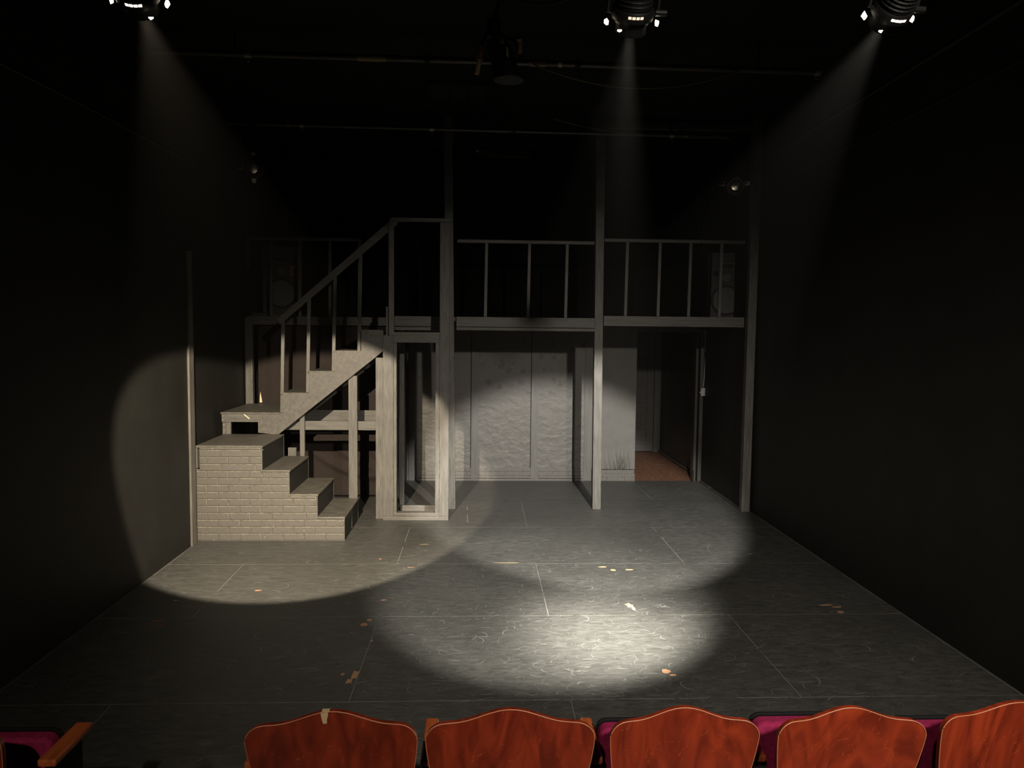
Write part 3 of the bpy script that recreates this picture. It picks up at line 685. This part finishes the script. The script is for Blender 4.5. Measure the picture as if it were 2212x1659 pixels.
# ------------------------------------------------------------------ pipes and wires
def pipe(label, pts, r, clamps, hangers, tapes):
    t = thing('lighting_pipe', label, 'pipe', pts[0])
    off = t.location
    MB(off).tube(pts, r, 14).build('pipe', 'pipe', t, smooth=True)
    def at(x):
        a, c = pts[0], pts[-1]; k = (x - a[0]) / (c[0] - a[0]); return [a[i] + (c[i] - a[i]) * k for i in range(3)]
    for x in clamps:
        p = at(x); MB(off).lathe([(-.022, r + .008), (.022, r + .008)], 'X', p, 16).box(p[0] - .008, p[0] + .008, p[1] - .008, p[1] + .008, p[2] - .06, p[2] - r).build('pipe_collar', 'worn_collar' if abs(x + .51) < .01 or x < -1.5 or x > 2 else 'blackmetal', t)
    for x in hangers:
        p = at(x); MB(off).tube([(p[0], p[1], p[2] + r * .8), (p[0], p[1], ZC)], .008).build('hanger_rod', 'blackmetal', t)
    for x, wd, m in tapes:
        p = at(x); MB(off).lathe([(-wd / 2, r + .003), (wd / 2, r + .003)], 'X', p, 16).build('tape', m, t)
pipe('black lighting pipe along the front of the balcony posts', [(-2.62, 8.22, 4.10), (2.70, 8.22, 4.07)], .021, (-1.86, -.51, .35, 2.03), (-2.3, -.51, 2.03), ((-2.0, .02, 'tapebrown'), (-1.85, .01, 'tapewhite'), (.2, .22, 'pipe'), (2.2, .06, 'tapebrown'), (2.45, .5, 'pipe')))
pipe('black lighting pipe nearer the seats with brown tape bands', [(-2.55, 6.15, 4.10), (2.70, 6.15, 4.07)], .024, (-1.8, -.42, .76, 2.68), (-1.9, .3, 2.2), ((-1.8, .03, 'tapebrown'), (-.85, .22, 'tapebrown'), (-.42, .05, 'tapebrown'), (.45, .12, 'tapebrown'), (.62, .03, 'labelp'), (.755, .012, 'tapewhite')))
def catenary(p0, p1, sag, n=24):
    p0, p1 = Vector(p0), Vector(p1); return [p0.lerp(p1, i / n) - Vector((0, 0, sag * 4 * (i / n) * (1 - i / n))) for i in range(n + 1)]
def wire(name, label, pts, r=.004, mat='cable', cat='cable'):
    o = MB(pts[0]).tube(pts, r, 6).build(name, mat, smooth=True); tag(o, label, cat); return o
wire('cable', 'slack brown cable drooping from the nearer lighting pipe', catenary((.40, 6.12, 4.065), (2.05, 6.12, 4.055), .16), .0065, 'cablebrown')
wire('cable', 'thin black cable hanging from the left lamp toward the balcony rail', [(-2.25, 8.3, 3.84), (-2.24, 8.4, 3.80), (-2.25, 8.6, 3.68), (-2.21, 8.75, 3.40), (-2.17, 8.88, 3.06)], .004)
wire('cable', 'thin wire sagging onto the lighting pipe near the middle', catenary((.76, 8.15, 4.20), (1.9, 8.2, 4.09), .05), .004)
wire('cable', 'dark cable crossing the ceiling above the hanging lamp', catenary((-1.6, 4.6, 4.26), (.05, 4.4, 3.92), .05), .005)
wire('cable', 'faint cable running to the middle beam lamp', catenary((.1, 4.4, 3.90), (.47, 2.9, 3.30), .10), .005)
for i, (a, c, lab) in enumerate((((2.46, 8.9, 3.95), (2.60, 9.0, 2.93), 'leftmost thin cable dropping toward the right loudspeaker'), ((2.56, 8.9, 3.9), (2.64, 9.0, 2.93), 'middle thin cable dropping toward the right loudspeaker'), ((2.70, 8.9, 3.95), (2.67, 9.0, 2.93), 'rightmost pale thin cable dropping toward the right loudspeaker'))):
    wire('cable', lab, [a, ((a[0] + c[0]) / 2 + .015, 8.95, (a[2] + c[2]) / 2), c], .004, 'cable')
wire('cable', 'white cable running down the door casing to the switch box', [(2.965, 9.93, 2.02), (2.975, 9.925, 1.7), (2.968, 9.925, 1.42), (2.958, 9.925, 1.26)], .005, 'switch')
wire('cable', 'thin cord pinned slantwise on the left wall above the corner strip', [(XLB + .012, 7.08, 2.66), (XLB + .012, 7.3, 2.88), (XLB + .012, 7.55, 3.10)], .005)
t = thing('light_switch', 'small white switch box on the casing by the hall doorway', 'switch', (2.945, 9.915, 1.15))
MB(t.location).box(2.917, 2.973, 9.885, 9.928, 1.15, 1.255).build('switch_box', 'switch', t, bevel=.004)
MB(t.location).prism([(2.917, 1.215), (2.917, 1.19), (2.897, 1.192)], 9.89, 9.90).build('toggle', 'switch', t)
o = MB((2.86, 9.9, 0)).box(2.845, 2.872, 9.95, 9.965, .0, .15).build('door_stop', 'blackmetal'); tag(o, 'small black plate at the foot of the door casing', 'door stop')
# vents
t = thing('wall_vent', 'long slotted black vent high on the back wall', 'vent', (.30, 9.86, 4.13))
off = t.location
MB(off).box(-.02, .62, 9.84, 9.875, 4.16, 4.25).build('vent_body', 'trimdark', t, bevel=.004)
b = MB(off)
for k in range(5): b.box(.02, .60, 9.832, 9.84, 4.168 + k * .016, 4.174 + k * .016)
b.build('louvre', 'trimlight', t)
MB(off).box(-.055, -.022, 9.84, 9.87, 4.225, 4.25).build('end_cap', 'tapewhite', t)
t = thing('ceiling_vent', 'rectangular sectioned vent on the black ceiling', 'vent', (-.2, 7.55, 4.27))
off = t.location
MB(off).box(-.50, .08, 7.25, 7.85, 4.262, 4.279).build('vent_frame', 'ceiling', t, bevel=.003)
for k in range(3): MB(off).box(-.48 + k * .185, -.32 + k * .185, 7.28, 7.82, 4.252, 4.262).build('vent_panel', 'blackwall', t)

# ------------------------------------------------------------------ theatrical lamps
def ers(label, loc, axis, s=1.0, front=.26, leak=False, clamp_to=None, roll=0, tabs=(0, 1, 2, 3), group=None, square=True):
    d = Vector(axis).normalized()
    q = d.to_track_quat('Y', 'Z')
    t = thing('stage_light', label, 'stage light', loc, q.to_euler(), group)
    def L(p): return [(a * s, r * s) for a, r in p]
    b = MB(); b.lathe(L([(.0, .092), (.02, .092), (.03, .082), (front, .085)]), cap=False).lathe(L([(front - .006, .085), (front, .085), (front, .066), (front - .012, .064)]), cap=False); b.build('barrel', 'blackmetal', t, smooth=True)
    b = MB()
    if not leak: b.lathe(L([(front - .03, .072), (front - .018, .064), (front - .010, .045), (front - .006, .001)])); b.build('lens', 'lens', t, smooth=True)
    else: b.bm.free()
    b = MB()
    R = .098 * s; y0, y1 = (front - .004) * s, (front + .008) * s
    if square:
        out = []; inn = []
        for k in range(24):
            a = 2 * math.pi * k / 24; rr = R * (1.0 if k % 6 in (0, 1, 5) else .88) ; out.append((rr * math.cos(a), rr * math.sin(a))); inn.append((.070 * s * math.cos(a), .070 * s * math.sin(a)))
        A = [b.v((x, y1, z)) for x, z in out]; B = [b.v((x, y1, z)) for x, z in inn]; C = [b.v((x, y0, z)) for x, z in out]; D = [b.v((x, y0, z)) for x, z in inn]
        for k in range(24):
            n = (k + 1) % 24; b._f([A[k], A[n], B[n], B[k]]); b._f([C[k], C[n], A[n], A[k]]); b._f([B[k], B[n], D[n], D[k]]); b._f([C[k], D[k], D[n], C[n]])
        b.build('gel_frame', 'trimdark', t)
    else: b.bm.free()
    b = MB(); b.lathe(L([(-.06, .105), (-.05, .112), (-.005, .112), (.0, .092)])); b.build('gate', 'blackmetal', t, smooth=True)
    b = MB(); b.lathe(L([(-.27, .03), (-.262, .065), (-.20, .082), (-.065, .100)])); b.build('lamp_housing', 'blackmetal', t, smooth=True)
    b = MB()
    for k in range(6):
        y = (-.20 + k * .022) * s; r = (.0845 + k * .0025) * s; b.lathe([(y, r), (y + .006 * s, r + .006 * s), (y + .010 * s, r)], seg=24, cap=False)
    b.build('cooling_fins', 'blackmetal', t)
    for k in tabs:                                               # shutter tabs around the gate
        a = [0, math.pi / 2, math.pi, -math.pi / 2][k]; ca, sa = math.cos(a), math.sin(a)
        b = MB(); rings = []
        for r, h in ((.112, .026), (.160, .019), (.162, .012), (.195, .011)):
            r *= s; h *= s; c = (r * ca, r * sa); nx, nz = -sa * h, ca * h
            rings.append([(c[0] + nx, -.036 * s, c[1] + nz), (c[0] - nx, -.036 * s, c[1] - nz), (c[0] - nx, -.028 * s, c[1] - nz), (c[0] + nx, -.028 * s, c[1] + nz)])
        b.ring(rings[:2]); o = b.build('shutter_tab', 'handle', t)
        b = MB(); b.ring(rings[2:]); b.build('shutter_tip', 'blackmetal', o)
    if clamp_to is not None:
        up = Vector((0, 0, 1)); inv = q.inverted()
        # yoke: flat strap from both sides up to the clamp
        cl = inv @ (Vector(clamp_to) - Vector(loc)); top = cl * .72
        w_ = .135 * s
        b = MB(); th = .006
        for sg in (-1, 1):
            b.tube([(sg * .112 * s, -.03 * s, 0), (sg * w_, -.03 * s, 0), (sg * w_ * 1.0, top.y * .6, top.z * .6), (sg * w_ * .55, top.y, top.z)], .010 * s, 6)
        b.tube([(-w_ * .55, top.y, top.z), (w_ * .55, top.y, top.z)], .011 * s, 6)
        b.build('yoke', 'blackmetal', t)
        b = MB(); b.tube([tuple(top), tuple(cl * .88)], .010 * s, 8)
        b.lathe([(-.02 * s, .036 * s), (.02 * s, .036 * s)], 'X', tuple(cl * .97), 16); b.build('clamp', 'blackmetal', t)
        b = MB(); b.tube([(w_ * .9, -.03 * s, 0), (w_ * 1.35, -.03 * s, 0)], .018 * s, 10); b.build('yoke_knob', 'blackmetal', t)
    return t
pr = Vector((2.70, 8.13, 3.56)); pl = Vector((-2.34, 8.13, 3.63))
ers('stage light at upper right with angular frame facing the seats', pr, (-1.5, -6, -2.0), .95, .16, clamp_to=(2.66, 8.22, 4.06), tabs=(0, 2))
ers('stage light at upper left beside the wall with glinting lens', pl, (1.2, -6, -1.3), .95, .10, clamp_to=(-2.38, 8.22, 4.08), tabs=(0, 3, 1), square=False)
MB((0, 0, 0))
# the three lit lamps over the front of the stage
def lit(label, L, T, side, slit_n=4, glow='glow'):
    d = (T - L).normalized(); loc = L - d * .052
    t = ers(label, loc, d, .62, .075, leak=True, clamp_to=(L.x, 2.30, 3.62), tabs=(), square=False)
    s = .62
    # bright slots in the underside of the gate, and light escaping round the shutters
    b = MB()
    for k in range(slit_n):
        a0 = -math.pi / 2 - .36 + k * .19; a1 = a0 + .15; R = .1145 * s
        P = []
        for y in (-.046 * s, -.032 * s):
            P.append([(R * math.cos(a0 + (a1 - a0) * i / 3), y, R * math.sin(a0 + (a1 - a0) * i / 3)) for i in range(4)])
        V = [[b.v(p) for p in r] for r in P]
        for i in range(3): b._f([V[0][i], V[0][i + 1], V[1][i + 1], V[1][i]])
    b.build('vent_slot', glow, t)
    for sx in (-1, 1):
        b = MB(); b.prism([(sx * .128 * s, -.02 * s), (sx * .140 * s, -.03 * s), (sx * .150 * s, .0), (sx * .133 * s, .022 * s)], .012 * s, .030 * s); b.build('shutter_gap', 'glow', t)
    b = MB(); b.prism([((side - .012) * s, -.118 * s), (side * s, -.130 * s), ((side + .012) * s, -.116 * s)], .018 * s, .026 * s); b.build('shutter_gap', 'glow', t)
    return t
lit('lit stage light at top left corner with glowing vent slots', LA, TA, .07)
lit('lit stage light at top centre right aimed at the bright floor pool', LC, TC, -.08, glow='glowdim')
lit('lit stage light at top right with glowing vent slots', LB, TB, -.07)
t = thing('lighting_pipe', 'house lighting pipe carrying the three lit lamps above the frame', 'pipe', (0, 2.30, 3.62))
MB(t.location).tube([(XL + .05, 2.30, 3.62), (XR - .05, 2.30, 3.62)], .024, 14).build('pipe', 'pipe', t, smooth=True)
for x in (-2.0, 0.0, 2.2): MB(t.location).tube([(x, 2.30, 3.64), (x, 2.30, ZC)], .008).build('hanger_rod', 'blackmetal', t)

def hanging_lamp():
    t = thing('hanging_light', 'unlit black can light hanging from a drop pole with tan tags', 'stage light', (.15, 4.2, 3.33))
    off = t.location
    b = MB(off); b.tube([(.105, 4.2, ZC), (.098, 4.2, 3.76), (.065, 4.2, 3.62)], .013, 10); b.build('drop_pole', 'pipe', t, smooth=True)
    b = MB(off); b.box(.03, .10, 4.17, 4.23, 3.55, 3.64); b.build('clamp', 'blackmetal', t, bevel=.006)
    rg = []
    for k, (z, r) in enumerate(((3.535, .025), (3.525, .055), (3.49, .068), (3.36, .070), (3.345, .078), (3.325, .080), (3.322, .060))):
        cx = .075 + (3.56 - z) * .32; rg.append([(cx + r * math.cos(2 * math.pi * i / 28), 4.2 + r * math.sin(2 * math.pi * i / 28), z + .0) for i in range(28)])
    b = MB(off); b.ring(rg); b.build('can_body', 'blackmetal', t, smooth=True)
    b = MB(off); b.tube([(.06, 4.16, 3.56), (.05, 4.13, 3.50), (.055, 4.12, 3.42), (.10, 4.12, 3.36)], .007, 6); b.tube([(.08, 4.2, 3.57), (.17, 4.16, 3.52), (.23, 4.16, 3.43)], .008, 6); b.build('yoke', 'blackmetal', t)
    MB(off).box(.055, .09, 4.14, 4.17, 3.555, 3.60).build('rust_patch', 'bluedot', t)
    MB(off).box(.100, .122, 4.125, 4.15, 3.49, 3.545, top=(-.015, 0)).build('tag', 'tapebrown', t)
    MB(off).prism([(.13, 3.425), (.142, 3.41), (.140, 3.455), (.132, 3.47)], 4.10, 4.11).build('tag', 'labelp', t)
    MB(off).box(.195, .215, 4.12, 4.14, 3.44, 3.50).build('bracket', 'bluedot', t)
    MB(off).box(.19, .212, 4.11, 4.125, 3.495, 3.51).build('tag', 'labelp', t)
    # plug on its short lead
    b = MB(off); b.tube([(.035, 4.18, 3.57), (.005, 4.15, 3.50), (.0, 4.13, 3.46)], .008, 8); b.build('lead', 'cable', t)
    b = MB(off); b.tube([(.0, 4.13, 3.47), (-.010, 4.12, 3.405)], .018, 10); b.build('plug', 'bluedot', t)
    b = MB(off); b.tube([(-.010, 4.12, 3.40), (-.022, 4.11, 3.325)], .013, 10); b.build('socket', 'tapebrown', t)
hanging_lamp()

# ------------------------------------------------------------------ theatre seats
def seat_back(t, cx, yc, hw, ztop, hump):
    """dished, leaning plywood sheet with rounded shoulders and a gentle hump in its top edge"""
    off = t.location; zb, rc, th = .34, .05, .018; sh = ztop - hump
    def half(z):
        d = sh - z
        return hw * (1.0 if d < .05 else 1 - .16 * min(1, (d - .05) / .26) ** 1.4)
    def top(x):
        a = abs(x) / hw; z = sh + (hump * (.5 + .5 * math.cos(math.pi * a / .66)) if a < .66 else 0)
        e = abs(x) - (hw - rc)
        return z - rc + math.sqrt(max(0, rc * rc - e * e)) if e > 0 else z
    def P(x, z, k): return (cx + x, yc + .015 + (ztop - z) * .20 - .030 * (x / hw) ** 2 + k * th, z)
    us = [math.sin(math.pi / 2 * (-1 + 2 * i / 44)) for i in range(45)]; nv = 16
    b = MB(off); S = []
    for k in (0, 1):
        S.append([[b.v(P(u * half(zz), zz, k)) for zz in [zb + (top(u * hw) - zb) * (j / nv) ** .8 for j in range(nv + 1)]] for u in us])
    for k in (0, 1):
        for i in range(44):
            for j in range(nv): b._f([S[k][i][j], S[k][i + 1][j], S[k][i + 1][j + 1], S[k][i][j + 1]])
    b.mi = 0
    rim = lambda k: [S[k][i][nv] for i in range(45)] + [S[k][44][j] for j in range(nv - 1, -1, -1)] + [S[k][i][0] for i in range(43, -1, -1)] + [S[k][0][j] for j in range(1, nv)]
    A, B = rim(0), rim(1); n = len(A)
    for i in range(n): b._f([A[i], A[(i + 1) % n], B[(i + 1) % n], B[i]])
    b.mi = 0
    b.mi = 1; edge = [v.co + off + Vector((0, -.0004, .0004)) for v in A[:45 + 12]]
    edge = [v.co + off for v in A[-12:]] + edge
    b.tube(edge, .0017, 6)
    b.build('backrest', None, t, mats=['seatwood', 'seatedge'], smooth=True)
def cushion(t, x0, x1, y, z0, z1, up=True):
    off = t.location; w_, r = x1 - x0, .035
    if up:
        pts = []
        for (cx_, cz_, a0) in ((x1 - r, z1 - r, 0), (x0 + r, z1 - r, math.pi / 2), (x0 + r, z0 + r, math.pi), (x1 - r, z0 + r, 1.5 * math.pi)):
            for k in range(6): a = a0 + math.pi / 2 * k / 5; pts.append((cx_ + r * math.cos(a), cz_ + r * math.sin(a)))
        b = MB(off); b.prism(pts, y, y + .06); b.build('seat_cushion', 'magenta', t, bevel=.012)
        b = MB(off); b.tube([(x, y + .065, z) for x, z in pts] + [(pts[0][0], y + .065, pts[0][1])], .007, 6); b.build('piping', 'piping', t)
        b = MB(off); b.prism([(x * .985 + .015 * (x0 + x1) / 2, z - .004) for x, z in pts], y + .062, y + .08); b.build('seat_pan', 'castiron', t)
    else:
        b = MB(off); b.box(x0, x1, y - .12, y + .30, z0, z0 + .07); b.build('seat_cushion', 'magenta', t, bevel=.02)
def theatre_seat(label, cx, hw, ztop, cush, cup=True, yc=2.2, hump=.036, tape=False):
    t = thing('theatre_seat', label, 'seat', (cx, yc + .1, 0), group='row of theatre seats with wooden backs')
    seat_back(t, cx, yc, hw, ztop, hump)
    if cup: cushion(t, cush[0], cush[1], 2.47, .44, cush[2], True)
    else: cushion(t, cush[0], cush[1], 2.46, .42, .5, False)
    off = t.location
    MB(off).box(cx - hw * .5, cx + hw * .5, yc + .12, yc + .20, .34, .42).build('hinge_bracket', 'castiron', t)
    if tape:
        z1 = ztop - .006; b = MB(off); S = [(-.034, -.012, -.001), (-.033, -.012, -.012), (-.031, -.016, -.026), (-.028, -.017, -.040)]
        f = [[b.v((cx + x, yc + .0142 - dz * .20 - k * .0012, ztop + dz + .0003)) for k in (0, 1) for x in ((x0, x1) if k == 0 else (x1, x0))] for x0, x1, dz in S]
        for i in range(3):
            for j in range(4): b._f([f[i][j], f[i][(j + 1) % 4], f[i + 1][(j + 1) % 4], f[i + 1][j]])
        b._f(f[0]); b._f(f[3]); b.build('tape', 'labelp', t)
        MB(off).box(cx - .030, cx - .008, yc + .013, yc + .030, ztop + .0012, ztop + .0024).build('tape', 'labelp', t)
    return t
theatre_seat('wooden backed magenta seat cut off at the left frame edge, across the aisle', -1.633, .253, .853, (-1.90, -1.385, .640))
theatre_seat('wooden seat back with a strip of cream tape at its top', -.428, .253, .853, (-.64, -.24, 0), cup=False, tape=True)
theatre_seat('wooden seat back second from the aisle, between two wide gaps', .103, .253, .853, (-.09, .30, 0), cup=False)
theatre_seat('wooden seat back third from the aisle, magenta cushion beyond both sides', .631, .227, .853, (.415, .90, .650))
theatre_seat('wooden seat back fourth from the aisle, scratched orange red', 1.147, .230, .847, (.95, 1.39, .664))
theatre_seat('wooden seat back at the right frame edge, brightest orange', 1.68, .253, .858, (1.45, 1.90, .645))
def armrest(label, x, y0=2.36, y1=2.61, z=.615, w_=.045):
    t = thing('armrest_stand', label, 'armrest', (x, (y0 + y1) / 2, 0), group='iron armrest stands of the seat row')
    off = t.location
    MB(off).box(x - w_ / 2, x + w_ / 2, y0, y1, z - .024, z).build('armrest', 'armwood', t, bevel=.006)
    b = MB(off); b.box(x - .016, x + .016, y0 + .02, y1 - .05, .0, z - .026); b.build('stand', 'castiron', t, bevel=.004)
    b = MB(off); b.box(x - .022, x + .022, y0 - .02, y1 + .0, 0, .012); b.build('foot', 'castiron', t)
    b = MB(off); b.tube([(x - .02, y0 - .008, z - .034), (x + .02, y0 - .008, z - .034)], .005, 8); b.build('bolt', 'bolt', t)
armrest('wooden armrest at the left aisle seat, fully visible and pointing at the stage', -1.355, 2.38, 2.62, .620, .058)
armrest('wooden armrest left of the taped seat back', -.712)
armrest('wooden armrest rising between the taped seat and the second seat', -.155, y1=2.63)
armrest('wooden armrest between the second and third wooden seat backs', .388, y1=2.62)
armrest('wooden armrest half hidden between the third and fourth seat backs', .925)
armrest('wooden armrest hidden between the fourth seat back and rightmost seat', 1.42)
